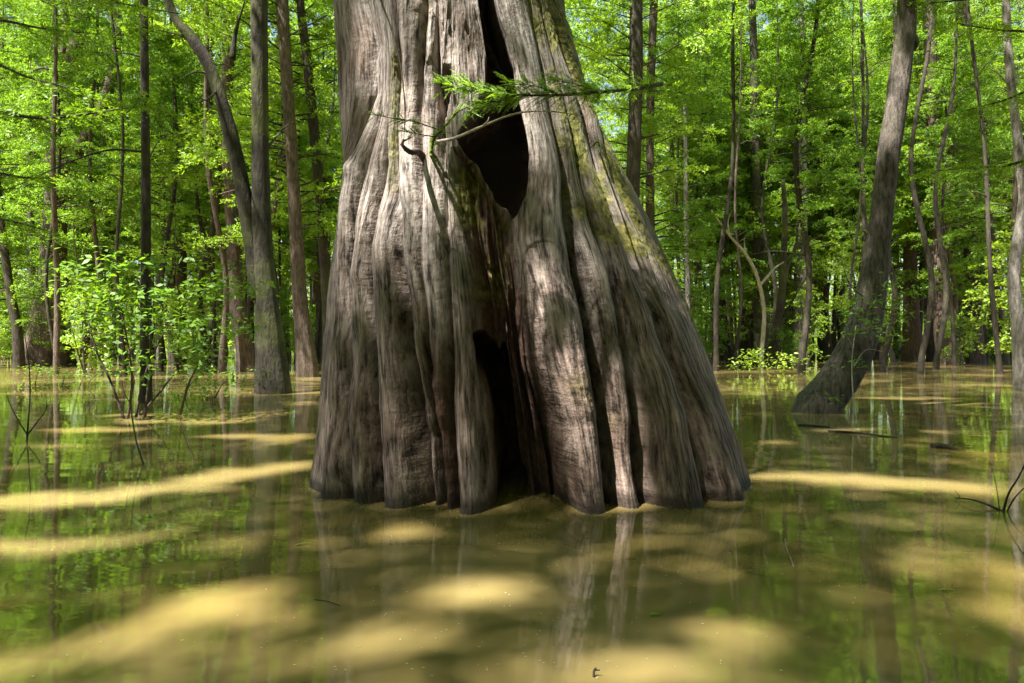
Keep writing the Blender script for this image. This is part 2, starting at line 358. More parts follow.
def trunkmat():
    m, nt = newmat('weathered_cypress_wood')
    out = N(nt, 'ShaderNodeOutputMaterial'); p = N(nt, 'ShaderNodeBsdfPrincipled'); L(nt, p, 0, out, 0)
    p.inputs['Roughness'].default_value = 0.75; p.inputs['Specular IOR Level'].default_value = 0.3
    g = N(nt, 'ShaderNodeAttribute', attribute_name='grain'); 
    def nz(sx, sy, det=5.0, ro=0.6):
        mp = N(nt, 'ShaderNodeMapping'); L(nt, g, 'Vector', mp, 0); mp.inputs['Scale'].default_value = (sx, sy, 1)
        n = N(nt, 'ShaderNodeTexNoise', inp={'Scale': 1.0, 'Detail': det, 'Roughness': ro}); L(nt, mp, 0, n, 0); return n
    fine = nz(30, 2.6, 4, 0.72); med = nz(15, 1.2, 5, 0.6); blot = nz(1.6, 1.2, 4, 0.6); spot = nz(14, 11, 4, 0.65)
    r1 = ramp(nt, [(0.37, (0.035, 0.028, 0.024)), (0.45, (0.20, 0.178, 0.162)), (0.64, (0.48, 0.45, 0.43))]); L(nt, fine, 0, r1, 0)
    r2 = ramp(nt, [(0.34, (0.66, 0.62, 0.59)), (0.62, (1.10, 1.08, 1.07))]); L(nt, med, 0, r2, 0)
    a = mixc(nt, 'MULTIPLY'); a.inputs[0].default_value = 1; L(nt, r1, 0, a, 6); L(nt, r2, 0, a, 7)
    r3 = ramp(nt, [(0.35, (0.66, 0.58, 0.53)), (0.60, (1.06, 1.05, 1.05))]); L(nt, blot, 0, r3, 0)
    b = mixc(nt, 'MULTIPLY'); b.inputs[0].default_value = 1; L(nt, a, 2, b, 6); L(nt, r3, 0, b, 7)
    # red-brown bark strips and decayed wood
    ab = N(nt, 'ShaderNodeAttribute', attribute_name='brown')
    rb = ramp(nt, [(0.35, (0.045, 0.026, 0.018)), (0.65, (0.19, 0.115, 0.08))]); L(nt, spot, 0, rb, 0)
    c = mixc(nt); L(nt, ab, 'Fac', c, 0); L(nt, b, 2, c, 6); L(nt, rb, 0, c, 7)
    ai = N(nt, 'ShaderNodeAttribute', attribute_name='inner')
    c2 = mixc(nt); L(nt, ai, 'Fac', c2, 0); L(nt, c, 2, c2, 6); c2.inputs[7].default_value = (0.028, 0.019, 0.014, 1)  # shade of the hollows painted in: inner walls go near black
    am = N(nt, 'ShaderNodeAttribute', attribute_name='moss')
    rm = ramp(nt, [(0.35, (0.035, 0.045, 0.010)), (0.52, (0.16, 0.16, 0.03)), (0.70, (0.42, 0.38, 0.10))]); L(nt, spot, 0, rm, 0)
    e = mixc(nt); L(nt, am, 'Fac', e, 0); L(nt, c2, 2, e, 6); L(nt, rm, 0, e, 7)
    # silt tint, deepened to paint in shade on the lower trunk, damp at the very foot
    sx = N(nt, 'ShaderNodeSeparateXYZ'); L(nt, g, 'Vector', sx, 0)
    mr = N(nt, 'ShaderNodeMapRange', inp={'From Min': 0.9, 'From Max': 3.2, 'To Min': 0.8, 'To Max': 0.0}); L(nt, sx, 1, mr, 0)
    f = mixc(nt, 'MULTIPLY'); L(nt, mr, 0, f, 0); L(nt, e, 2, f, 6); f.inputs[7].default_value = (0.58, 0.46, 0.40, 1)
    mr2 = N(nt, 'ShaderNodeMapRange', inp={'From Min': 0.02, 'From Max': 0.09, 'To Min': 0.75, 'To Max': 0.0}); wn = N(nt, 'ShaderNodeMath', operation='MULTIPLY_ADD'); L(nt, blot, 0, wn, 0); wn.inputs[1].default_value = -.22; wn2 = N(nt, 'ShaderNodeMath', operation='ADD'); L(nt, wn, 0, wn2, 0); wn2.inputs[1].default_value = .06; L(nt, sx, 1, wn, 2); L(nt, wn2, 0, mr2, 0)
    h = mixc(nt); L(nt, mr2, 0, h, 0); L(nt, f, 2, h, 6); h.inputs[7].default_value = (0.03, 0.022, 0.016, 1)
    L(nt, h, 2, p, 0)
    ad = N(nt, 'ShaderNodeMath', operation='MULTIPLY_ADD'); L(nt, med, 0, ad, 0); ad.inputs[1].default_value = 1.2; L(nt, fine, 0, ad, 2)
    ad2 = N(nt, 'ShaderNodeMath', operation='MULTIPLY_ADD'); L(nt, spot, 0, ad2, 0); ad2.inputs[1].default_value = 0.7; L(nt, ad, 0, ad2, 2)
    bp = N(nt, 'ShaderNodeBump', inp={'Strength': 1.0, 'Distance': 0.028}); L(nt, ad2, 0, bp, 'Height'); L(nt, bp, 0, p, 'Normal')
    return m
M['giant'] = trunkmat()
giant = empty('cypress_tree', (0.2, CY, 0), 'giant hollow bald cypress with a swollen fluted grey trunk standing in brown water', 'tree')
def child(name, me_, mat, parent):
    o = ob(name, me_, mat, parent); o.location = -np.array(parent.location); return o
trk = child('trunk', me, 'giant', giant)
def near(px, py, dy=0.0):
    return hit(px, py)[2][0]+np.array([0, -dy, 0])
# bare pale branch, broken stub, hanging dead twig
mb = MB(); P = [near(428,158,.0)+[0,.1,0], near(436,148,.16), at(455,138,6.95), at(483,126,6.75), at(514,114,6.7), at(546,111,6.65), at(584,116,6.7)]
mb.tube(P, [.028,.02,.014,.011,.009,.007,.004], 8, 30, rough=.05); mb.tube([at(483,126,6.75), at(488,121,6.7), at(489,117,6.7)], [.009,.006,.003], 6)
child('bare_branch', mb.mesh('bare_branch'), 'bark_dead', giant)
mb = MB(); mb.tube([near(426,160)+[0,.1,0], near(420,155,.12), at(410,152,6.95), at(402,145,6.9), at(404,139,6.88)], [.045,.034,.024,.017,.008], 8, 16, rough=.06)
mb.tube([at(404,141,6.88), at(412,137,6.85)], [.010,.004], 6)
child('broken_stub', mb.mesh('broken_stub'), 'bark_brown', giant)
mb = MB(); mb.tube([at(378,-25,6.95), at(381,0,6.98), at(389,22,6.96), at(395,42,6.93), at(400,62,6.92), at(403,84,6.9), at(405,110,6.9), at(404,137,6.9)], [.009,.009,.008,.008,.007,.006,.006,.004], 6, 40, rough=.08)
child('dead_twig', mb.mesh('dead_twig'), 'bark_dark', giant)
# leafy branches
def feather(stem, spread, ntw, tl, per, ll, lw, up=0.0):
    """twigs of two-ranked needles along a stem; returns leaf vertices and the twig tubes"""
    S = spline(stem, 60); mbt = MB(); O = []; D = []; LN = []
    for k in range(ntw):
        i = int(rng.integers(4, 59)); o = S[i]; tg = unit(S[min(59, i+1)]-S[i-1])
        sd = np.array([0, 0, 1.0])*rng.normal(up, .55)+np.array([0, -1, 0])*rng.normal(0, .7)
        dd = unit(tg*rng.uniform(.3, 1.0)+sd*spread); O.append(o); D.append(dd); LN.append(tl*rng.uniform(.5, 1.2))
    O = np.array(O); D = np.array(D); LN = np.array(LN)
    t = np.linspace(.06, 1, per)[None, :, None]
    P = O[:, None]+D[:, None]*t*LN[:, None, None]; P[..., 2] -= (t[..., 0]**2)*LN[:, None]*.22
    side = np.where(np.arange(per) % 2 == 0, 1., -1.)[None, :, None]
    fac = unit(np.array([0, -.45, 1.0])+rng.normal(0, .45, (len(O), 3)))
    Sd = unit(np.cross(D, fac))
    Dl = D[:, None]*.45+Sd[:, None]*side+rng.normal(0, .12, P.shape)
    Nn = np.broadcast_to(fac[:, None], P.shape)+rng.normal(0, .25, P.shape)
    k = (np.sin(np.pi*np.clip(t[..., 0], .08, .97))**.5*np.ones((len(O), 1))).ravel()*rng.uniform(.8, 1.15, len(O)*per)
    Vl = leaves(P.reshape(-1, 3), Dl.reshape(-1, 3), Nn.reshape(-1, 3), ll*k, lw*k)
    for o, dd, ln in zip(O, D, LN): mbt.tube([o, o+dd*ln*.5-[0, 0, ln*.05], o+dd*ln-[0, 0, ln*.22]], [.0022, .0016, .001], 4)
    return Vl, mbt
def leafy_branch(stem, rad, spread, ntw, tl, per, ll, lw, up=0.0, subs=()):
    Vs = []; mbm = MB(); mbm.tube(stem, rad, 7, 40, rough=.04)
    v, t = feather(stem, spread, ntw, tl, per, ll, lw, up); Vs.append(v); tw = [t]
    for sstem, n2 in subs:
        mbm.tube(sstem, np.linspace(.006, .002, len(sstem)), 5, 14)
        v, t = feather(sstem, spread, n2, tl*.8, per, ll, lw, up); Vs.append(v); tw.append(t)
    for t in tw:
        for a in t.V: pass
    mall = MB(); mall.V = list(mbm.V); mall.Q = list(mbm.Q); mall.T = list(mbm.T); mall.n = mbm.n
    for t in tw:
        mall.V += t.V; mall.Q += [q+mall.n for q in t.Q]; mall.T += [q+mall.n for q in t.T]; mall.n += t.n
    b = child('leafy_branch', mall.mesh('leafy_branch'), 'bark_brown', giant)
    f = ob('foliage', leafmesh('foliage', np.vstack(Vs)), 'leaf_near', b)
    return b
leafy_branch([at(662,84,8.0), at(640,88,7.5), at(600,92,7.0), at(560,95,6.65), at(520,95,6.45), at(488,92,6.3), at(462,84,6.2)], [.022,.02,.016,.012,.009,.006,.003], .62, 300, .23, 40, .025, .0075, .22,
   subs=[([at(560,95,6.65), at(535,86,6.5), at(505,84,6.4)], 40), ([at(520,95,6.45), at(495,103,6.35), at(470,112,6.3)], 40), ([at(600,92,7.0), at(575,84,6.8), at(550,80,6.7)], 36), ([at(488,92,6.3), at(465,90,6.2), at(443,84,6.15)], 30)])
leafy_branch([near(430,157)+[0,.08,0], at(434,140,6.8), at(446,125,6.6), at(458,112,6.5), at(474,104,6.4)], [.014,.011,.009,.006,.003], .6, 60, .18, 32, .025, .0075, .3,
   subs=[([at(440,130,6.7), at(415,122,6.6), at(392,118,6.5), at(368,114,6.5)], 28), ([at(436,137,6.75), at(418,134,6.6), at(400,130,6.6)], 12)])
leafy_branch([near(600,150)+[0,.06,0], at(598,142,7.1), at(588,150,7.0), at(578,158,6.95)], [.010,.007,.004,.002], .7, 16, .14, 22, .018, .0055, .1)

# ------------------------------------------------------------------ lit patches: where the canopy lets the sun through
PATCH = []   # centre on the plane z=0 along the sun, half sizes
def onp(p): return (p-SUN*(p[2]/SUN[2]))[:2]
def wpatch(px, py, hx, hy, k=1.0):
    c = wat(px, py); Y1, Y2 = wy(py-hy), wy(py+hy); PATCH.append((c[0], c[1], hx/F*c[1], max(.05, (Y1-Y2)/2), k))
for a in [(20,503,60,7),(90,497,55,8),(170,485,50,8),(235,473,45,7),(290,467,30,5),(30,546,60,9),(110,541,45,5),(95,640,55,12),(165,612,58,17),(235,598,54,18),(60,668,50,10),(275,614,22,8,.7),(20,600,24,6,.6),(130,570,30,4,.5),(210,655,30,6,.6),
          (474,598,40,15),(430,642,60,12),(400,612,18,9,.7),(400,532,45,6),(520,540,34,5),(620,558,35,5),(572,606,20,6,.6),(692,618,42,13),(730,595,22,6,.7),(620,655,26,6,.5),
          (800,474,50,4),(870,482,62,7),(945,487,55,7),(880,524,30,5),(905,568,34,5,.8),(965,553,40,6,.8),(895,602,32,5,.7),(975,590,34,6,.7),(250,437,70,2.5),(90,430,60,2.5),(60,446,50,2.5),(160,415,60,1.6),
          (900,398,60,1.5),(840,430,50,1.6),(200,545,30,3),(300,540,30,4),(760,640,30,5,.6),(860,650,30,6,.5),(980,640,30,7,.5),(340,395,30,1.5)]: wpatch(*a)
def tpatch(px, py, rx, rz, k=1.0):
    q = onp(near(px, py)); PATCH.append((q[0], q[1], rx/F*7.4*1.0, rz/F*7.4*.45+.03, k))
for a in [(350,195,16,50),(366,215,16,60),(384,215,22,80),(405,170,22,80),(430,205,22,70),(432,300,20,36),(384,150,22,70),(400,110,20,60),(415,50,24,90),(470,60,22,90),(440,30,24,60),(372,60,12,50),(345,60,8,60),
          (522,60,20,70),(536,140,18,50),(565,45,20,70),(588,105,22,60),(606,160,20,50),(626,210,18,50),(596,262,16,26),(556,345,12,18),(345,300,16,40),(335,440,18,40),(385,420,14,40,.7),(462,450,14,60,.7),(607,485,12,16,.5),(410,20,30,60),(500,20,20,60)]: tpatch(*a)
for px_, py_, Y_, hx_ in [(455,95,6.3,.42),(500,92,6.45,.2),(88,310,14,.7),(158,292,14,.9),(125,290,14.5,.5),(200,310,14.5,.5),(90,375,24,1.2),(1010,120,22,.9),(1005,250,22,.9),(880,120,16,.4),(890,60,16,.4)]:
    q = onp(at(px_, py_, Y_)); PATCH.append((q[0], q[1], hx_, hx_*1.3, 1.0))
PATCH = np.array(PATCH)

# ------------------------------------------------------------------ crowns overhead, shaped to dapple the light; trees out of frame added for shade
def shade_leaves(n, x0, x1, y0, y1, z0, z1):
    P = np.c_[rng.uniform(x0, x1, n), rng.uniform(y0, y1, n), rng.uniform(z0, z1, n)]
    q = P[:, :2]-SUN[:2]*(P[:, 2:3]/SUN[2])
    lit = np.zeros(n); q = q+.22*np.c_[fbm(q[:, 0]*1.3, q[:, 1]*1.3, 3, 111), fbm(q[:, 0]*1.3, q[:, 1]*1.3, 3, 121)]*2
    for cx, cy, hx, hy, k in PATCH:
        e = ((q[:, 0]-cx)/hx)**2+((q[:, 1]-cy)/hy)**2; lit = np.maximum(lit, k*sstep(1.35, .75, e))
    keep = rng.random(n) > lit
    dn = fbm(q[:, 0]*.9, q[:, 1]*.9, 3, 101); keep &= (rng.random(n) > .75*sstep(.22, .5, dn)) | ((np.abs(q[:, 0]-2.6) < 2.4) & (np.abs(q[:, 1]-9) < 2.4))
    return P[keep]
Pc = shade_leaves(400000, -28, 17, -24, 14, 15.5, 22.0)
Pf = shade_leaves(190000, -26, 26, 14, 46, 0, 6); Pf[:, 2] += 3+.52*Pf[:, 1]+np.maximum(0, 12.5-.52*Pf[:, 1]); Pf = Pf[fbm(Pf[:, 0]*.45, Pf[:, 1]*.45, 3, 141) < .06]
Pc = np.vstack([Pc, Pf])
anch = [('giant', 0.0, 9.0), ('a', -14.5, 2.0), ('b', -8.5, -5.5), ('c', 5.5, -6.0), ('e', -16.0, 12.0), ('f', -20.0, -12.0), ('g', -5.0, -17.0), ('h', 11, -15), ('i', 15, 3), ('slim', -9.0, 19.0), ('twin', -7.5, 25), ('lean', 8.6, 17), ('pale', 15.0, 22.5), ('rough', -8, 33), ('l1', 9, 34), ('l2', 22, 40), ('l3', -22, 38)]
A2 = np.array([[a[1], a[2]] for a in anch]); own = ((Pc[:, None, :2]-A2[None])**2).sum(-1).argmin(1)
def canopy_mesh(P):
    n = len(P); D = rng.normal(0, 1, (n, 3)); D[:, 2] *= .4; Nn = np.array([0, 0, 1.0])+rng.normal(0, .45, (n, 3)); k = rng.uniform(.7, 1.3, n)
    return leafmesh('crown', leaves(P, D, Nn, .24*k, .15*k))
c_ = child('crown', canopy_mesh(Pc[own == 0]), 'leaf_cypress', giant)
CAN = {}
for i, (nm, ax, ay) in enumerate(anch[1:], 1):
    if i > 8: CAN[nm] = canopy_mesh(Pc[own == i]); continue
    t = empty('shade_tree', (ax, ay, 0), 'unseen tall leafy tree added beside the viewer to shade the scene', 'tree', 'unseen trees added for shade')
    mb = MB(); top = np.array([ax+.4, ay+.3, 16.5]); mb.tube([(ax, ay, -.3), (ax, ay, 1.2), (ax+.1, ay, 6), (ax+.3, ay+.2, 12), top], [.55, .38, .3, .2, .06], 14, 30, flute=.25, rough=.02)
    pc = Pc[own == i]
    for k in range(26):
        q = pc[rng.integers(len(pc))]; s0 = np.array([ax+.2, ay+.1, rng.uniform(9, 15)]); mb.tube([s0, (s0+q)/2+[0, 0, .5], q], [.07, .045, .012], 6, 8)
    child('trunk', mb.mesh('trunk'), 'bark_brown', t); child('crown', canopy_mesh(pc), 'leaf_cypress', t)

# ------------------------------------------------------------------ shared crown meshes (centre on the tree axis)
def crown_var(seed, z0, z1, rad, nb, per, kind):
    global rng
    rng = np.random.default_rng(seed); Vs = []; mb = MB()
    for k in range(nb):
        h = z0+(z1-z0)*((k+rng.random())/nb)**.9; f = (h-z0)/(z1-z0)
        a = -np.pi/2+rng.uniform(.62, 2*np.pi-.62); R = rad*(1-.3*abs(2*f-.7))*rng.uniform(.35, 1.1); dd = np.array([math.cos(a), math.sin(a), rng.uniform(-.05, .35)])
        o = np.array([0, 0, h]); e = o+unit(dd)*R; e[2] -= .10*R*(1-f)
        m_ = (o+e)/2+np.array([0, 0, .06*R]); mb.tube([o, m_, e], [.045*(1.15-f), .028*(1.1-f), .006], 5, 6)
        ns = max(3, int(R*3.2)); t = rng.uniform(.25, 1.0, ns)
        oo = o+(e-o)*t[:, None]+np.array([0, 0, .06*R])*(1-(2*t[:, None]-1)**2)
        dv = unit(dd)[None, :]*rng.uniform(.3, 1, (ns, 1))+np.stack([rng.normal(0, .8, ns), rng.normal(0, .8, ns), rng.normal(0, .5, ns)], 1)
        ll, lw, wid = (.15, .058, .42) if kind == 'cyp' else (.16, .088, .5)
        Vs.append(sprays(oo, dv, rng.uniform(.5, 1.25, ns), per, wid, ll, lw, .25, .42 if kind == 'cyp' else .55))
    return leafmesh('crown', np.vstack(Vs)), mb.mesh('limbs')
VARS = {}
for nm, args in {'cypA': (11, 5.0, 27, 5.2, 90, 60, 'cyp'), 'cypB': (12, 8, 30, 5.8, 90, 60, 'cyp'), 'cypC': (13, 3.0, 24, 4.6, 84, 56, 'cyp'),
                 'brdA': (14, 4.5, 26, 5.0, 90, 52, 'brd'), 'brdB': (15, 2.6, 20, 4.2, 84, 50, 'brd'),
                 'hiA': (21, 12, 30, 5.0, 80, 60, 'cyp'), 'hiB': (22, 10, 27, 5.0, 80, 56, 'brd'),
                 'sapA': (16, .8, 6.5, 1.9, 30, 40, 'brd'), 'sapB': (17, 1.2, 8.5, 2.3, 34, 42, 'cyp'), 'sapC': (18, .5, 4.2, 1.6, 24, 42, 'brd')}.items():
    VARS[nm] = crown_var(*args)
rng = np.random.default_rng(99)
MATV = {}
def crown_on(parent, var, mat, loc, rot, s=1.0, bmat='bark_dark'):
    cm, lm = VARS[var]
    for me_, mt, nm in ((cm, mat, 'crown'), (lm, bmat, 'limbs')):
        key = (me_.name, mt)
        if key not in MATV:
            m2 = me_.copy(); m2.materials.clear(); m2.materials.append(M[mt]); MATV[key] = m2
        o = bpy.data.objects.new(nm, MATV[key]); COL.objects.link(o); o.parent = parent
        o.location = loc; o.rotation_euler = (0, 0, rot); o.scale = (s, s, s)
NTREE = 0
def tree(label, stems, Y, mat, crown=None, can=None, cmat='leaf_cypress', name='swamp_tree', group=None, twigs=(), cs=1.0, flute=0.0, nf=9, top=24, cloc=None, dy=None, rough=.025, cat='tree'):
    """stems: list of [(px, py, width_px), ...] from the top row down to the water row"""
    x0, y0 = stems[0][-1][0], stems[0][-1][1]
    base = np.array([(x0-512)/F*Y, Y, 0.0]); t = empty(name, base, label, cat, group)
    mb = MB()
    for si, st in enumerate(stems):
        st = sorted(st, key=lambda a: -a[1]); P = []; R = []
        for k, (px, py, w) in enumerate(st):
            yy = Y+(dy[si][k] if dy else 0); p = at(px, py, yy); P.append(p); R.append(w/2/F*yy)
        if si == 0: P.insert(0, P[0]-[0, 0, .5]+(P[0]-P[1])*0); R.insert(0, R[0]*1.08)
        if P[-1][2] < top and st[-1][1] < 25:      # runs out of the frame: carry it on up
            v = unit(P[-1]-P[-2]); v = unit(v*[.5, .5, 1]+[0, 0, .3]); hgt = top-P[-1][2]
            P += [P[-1]+v*hgt*.4, P[-1]+v*hgt*.8]; R += [R[-1]*.7, R[-1]*.2]
        w0 = max(R); mb.tube(P, R, 26 if w0*F/Y > 9 else 12, 64 if w0*F/Y > 6 else 34, flute=flute if si == 0 else 0, nf=nf, rough=rough, ph=rng.uniform(0, 6), fl_top=1.8)
    for tw in twigs:                                # (px,py) lists with start width
        pts, w = tw; n = len(pts); mb.tube([at(a[0], a[1], Y+(a[2] if len(a) > 2 else 0)) for a in pts], [max(.004, w/2/F*Y*(1-.85*i/(n-1))) for i in range(n)], 7, 6*n, rough=.04)
    child('trunk', mb.mesh('trunk'), mat, t)
    if can: child('crown', CAN[can], 'leaf_cypress', t)
    if crown:
        lx = np.interp(0, [0], [0]); topx = (sorted(stems[0], key=lambda a: a[1])[0][0]-512)/F*Y-base[0]
        crown_on(t, crown, cmat, cloc or (topx, 0, 0), rng.uniform(-.25, .25), cs)
    return t

# ---- traced trees, left to right
tree('old cypress with pale swollen foot and forked trunk at the far left', [[(60,105,10),(58,150,16),(55,220,22),(52,300,30),(49,340,42),(48,365,50)]+[(75,50,14),(86,0,12)], [(58,175,15),(78,150,12),(98,115,11),(109,88,10),(119,35,9),(114,0,9)], [(52,170,12),(55,110,9),(57,88,8),(66,30,6),(64,0,5)]], 43, 'bark_brown', 'cypC', cmat='leaf_cypress', twigs=[([(57,75),(45,68),(28,72)], 5)], flute=.35, name='cypress_tree', dy=[[0]*8, [0,0,0,0,0,0], [0]*5])
tree('slim leaning trunk at the left edge of the picture', [[(-6,150,6),(2,230,7),(10,290,8),(17,330,9),(19,368,11)]], 39, 'bark_dark', 'cypC', 'l3', cmat='leaf_broad')
tree('thin upright trunk just left of the pale swollen cypress', [[(28,120,5),(31,220,6),(33,315,8),(34,362,9)]], 48, 'bark_dark', 'brdA', cmat='leaf_broad')
tree('slender straight near-black tree rising alone on the left', [[(144,0,7.5),(145,100,8),(146,200,9),(146,300,10),(146,380,11.5),(146,403,13)]], 18.2, 'bark_dark', None, 'slim', twigs=[([(145,152),(110,150,-.5),(70,162,-1),(30,180,-1.6),(-6,194,-2)], 2.6), ([(144,57),(120,53),(95,56)], 2), ([(146,90),(130,110,-.5),(105,126,-1)], 2), ([(146,165),(160,140,.5),(185,128,.6)], 1.8)], flute=.15, rough=.02)
tree('far dark trunk showing through leaves right of the slender black tree', [[(196,0,9),(193,60,9),(188,100,9),(184,200,9),(181,300,10),(180,364,13)]], 46, 'bark_dark', 'cypA', cmat='leaf_cypress', flute=.2)
tree('grey-brown trunk behind the twin-trunk tree, left side of it', [[(230,0,11),(227,120,12),(233,220,14),(237,300,15),(244,345,17),(247,372,20)]], 35, 'bark_brown', 'cypA', cmat='leaf_cypress', flute=.25)
tree('twin tree whose straight mossy stem and curved dark stem share one flared foot', [[(259,0,16),(260,100,16),(261,200,18),(264,270,21),(269,330,27),(272,370,32),(273,393,37)], [(168,0,9),(190,35,11),(206,60,12),(218,90,13),(232,140,14),(243,190,15),(251,240,16),(259,300,16)]], 21.5, 'bark_mossy', None, 'twin', twigs=[([(206,60),(192,42),(176,34),(158,30)], 5), ([(212,75),(195,72),(180,80)], 3), ([(218,90),(205,100,-1),(196,92,-2)], 3), ([(232,60),(236,30),(245,0)], 7), ([(266,150),(284,128,1),(300,118,1.5)], 3)], flute=.3)
tree('rough brown trunk right of the twin tree, flared where it meets the water', [[(282,0,12),(287,80,12),(292,158,12),(296,230,13),(300,300,15),(305,345,18),(308,377,22)]], 30.5, 'bark_brown', 'cypB', 'rough', 'leaf_cypress', flute=.3)
tree('slim trunk leaning right towards the giant cypress from the left', [[(300,0,8),(307,60,9),(313,120,10),(320,200,10),(326,280,11),(331,376,14)]], 32, 'bark_dark', 'cypA', cmat='leaf_cypress')
tree('dark trunk rising close behind the right shoulder of the giant', [[(636,0,13),(636,80,14),(634,150,14),(631,230,15),(629,370,18)]], 34, 'bark_dark', 'cypB', 'l1', cmat='leaf_cypress')
tree('brown trunk second to the right of the giant near its shoulder', [[(654,0,8),(651,80,8),(650,150,8),(650,210,9),(651,366,12)]], 40, 'bark_brown', 'cypA', cmat='leaf_broad')
tree('very thin pale stem between the giant and the dark far trunks', [[(685,100,4),(686,200,5),(688,300,6),(688,362,8)]], 48, 'bark_grey', 'cypC', cmat='leaf_broad')
tree('dark far trunk nearest to the right slope of the giant', [[(704,0,8),(706,80,9),(709,150,10),(712,220,11),(717,290,14),(722,359,19)]], 54, 'bark_dark', 'cypA', cmat='leaf_cypress', flute=.25)
tree('thick dark far trunk behind the pale dead sapling', [[(739,0,9),(744,130,10),(746,205,12),(747,290,14),(748,359,19)], [(719,0,6),(722,40,7),(728,130,8),(735,205,8),(745,300,8)]], 55, 'bark_dark', 'cypB', cmat='leaf_cypress', flute=.25)
tree('mossy straight trunk just right of the thick dark far trunk', [[(752,0,7),(754,60,8),(755,130,9),(757,220,9),(760,361,12)]], 50, 'bark_mossy', 'brdA', cmat='leaf_broad')
tree('tall slim grey trunk reaching the top edge right of centre', [[(801,0,6),(802,100,7),(803,200,9),(802,290,12),(801,361,16)]], 51, 'bark_grey', 'cypA', cmat='leaf_cypress', flute=.25)
tree('dark trunk between the tall grey trunk and the leaning tree', [[(822,140,6),(823,220,8),(823,300,9),(823,359,12)]], 56, 'bark_dark', 'cypC', cmat='leaf_broad')
tree('whip-thin dark stem left of the leaning tree', [[(861,0,2.4),(863,80,3),(863,160,3.4),(864,250,4),(862,362,5)]], 44, 'bark_dark', 'sapB', cmat='leaf_lime')
tree('big leaning tree with dark bent foot and knobbed trunk on the right', [[(907,0,18),(904,42,20),(897,100,19),(888,160,20),(881,220,21),(876,262,25),(869,305,30),(858,345,35),(837,383,39),(815,412,45)]], 16, 'bark_flecked', None, 'lean', twigs=[([(908,36),(916,42),(915,50)], 12), ([(868,300),(850,285,-.6),(842,262,-1)], 2), ([(878,262),(895,240,.5),(908,232,.8)], 3)], flute=.18, nf=5, rough=.03)
tree('pink-brown trunk with pale flared foot just right of the leaning tree', [[(916,120,8),(914,180,9),(910,240,11),(911,300,14),(913,361,20)]], 51, 'bark_brown', 'cypA', cmat='leaf_cypress', flute=.35)
tree('upright trunk between the pale flared foot and the two reddish cypresses', [[(918,60,7),(922,150,8),(926,240,9),(932,357,11)]], 60, 'bark_dark', 'brdA', cmat='leaf_broad')
tree('left of two reddish cypresses, with wide fluted foot lit by the sun', [[(928,0,10),(932,100,11),(936,200,12),(938,260,13),(942,310,16),(946,340,20),(950,363,26)]], 47, 'bark_brown', 'cypB', 'l2', cmat='leaf_cypress', name='cypress_tree', flute=.4)
tree('right of two reddish cypresses, with a narrow straight foot', [[(962,0,8),(965,100,9),(970,200,11),(971,270,13),(973,330,17),(975,363,20)]], 47.5, 'bark_brown', 'cypA', cmat='leaf_cypress', name='cypress_tree', flute=.35)
tree('dark trunk standing behind and between the two reddish cypresses', [[(953,120,6),(954,230,7),(956,300,8),(957,356,10)]], 64, 'bark_dark', 'cypC', cmat='leaf_cypress')
tree('thin dark stem slanting beside the pale tree at the right edge', [[(985,120,5),(989,200,6),(996,280,6.5),(1004,362,7.5)]], 46, 'bark_dark', 'brdB', cmat='leaf_broad')
tree('sinuous smooth pale grey tree with a dark foot at the right edge', [[(1006,0,7),(1009,60,8),(1013,100,8),(1020,160,9),(1024,200,10),(1018,240,11),(1014,280,11),(1018,330,12),(1021,390,14)]], 22.5, 'bark_grey', None, 'pale', twigs=[([(1012,90),(1000,75),(985,66)], 2.5)], rough=.02)

# ---- dead sapling, crooked shrub tree
tree('pale dead sapling leaning left with forked bare top', [[(711,210,1.5),(730,236,2.3),(745,253,3),(757,276,3.6),(764,311,4),(762,348,4.4),(761,366,5)]], 40, 'bark_dead', None, twigs=[([(730,236),(728,222),(732,210)], 2), ([(745,253),(744,238)], 2), ([(760,285),(775,268),(784,262)], 3)], name='dead_sapling', cat='dead tree')
tree('crooked dark shrub tree with several twisting limbs beside the pale dead sapling', [[(783,180,4),(785,215,5),(784,250,6),(782,292,7),(777,330,7.5),(773,367,9)]], 41, 'bark_mossy', 'sapC', cmat='leaf_broad', twigs=[([(782,292),(788,265),(796,245),(798,225),(806,202)], 5), ([(796,247),(806,242),(816,238)], 3.5), ([(776,335),(790,305),(806,278)], 4), ([(783,270),(776,255),(778,238)], 3.5), ([(777,330),(768,350),(771,366)], 3.5)], name='shrub_tree', cs=.5)

# ---- near boughs hanging in from the sides at the top (parts of off-frame trees are modelled on their own thin trees)
def side_tree(label, x, y, h, boughs, mat='leaf_cypress', bm='bark_dark', per=60, leaf=(.10,.030,.36), ns=9):
    t = empty('bough_tree', (x, y, 0), label, 'tree'); mb = MB()
    mb.tube([(x, y, -.4), (x, y, h*.3), (x+.1, y, h*.7), (x, y, h)], [.26, .19, .13, .05], 12, 24, flute=.2, rough=.02)
    Vs = []
    for b in boughs:
        pts = [np.array(at(*q)) for q in b]; s0 = np.array([x, y, pts[0][2]+.2]); P = [s0]+pts
        mb.tube(P, np.linspace(.05, .008, len(P)), 6, 24, rough=.04); S = spline(P, 50)
        k = rng.integers(10, 50, ns*len(b)); o = S[k]; tg = unit(S[np.minimum(k+1, 49)]-S[k-1])
        dv = tg*.7+rng.normal(0, .6, (len(k), 3))*[1, 1, .25]; Vs.append(sprays(o, dv, rng.uniform(.35, .8, len(k)), per, leaf[2], leaf[0], leaf[1], .3))
    child('trunk', mb.mesh('trunk'), bm, t); child('crown', leafmesh('crown', np.vstack(Vs)), mat, t); return t
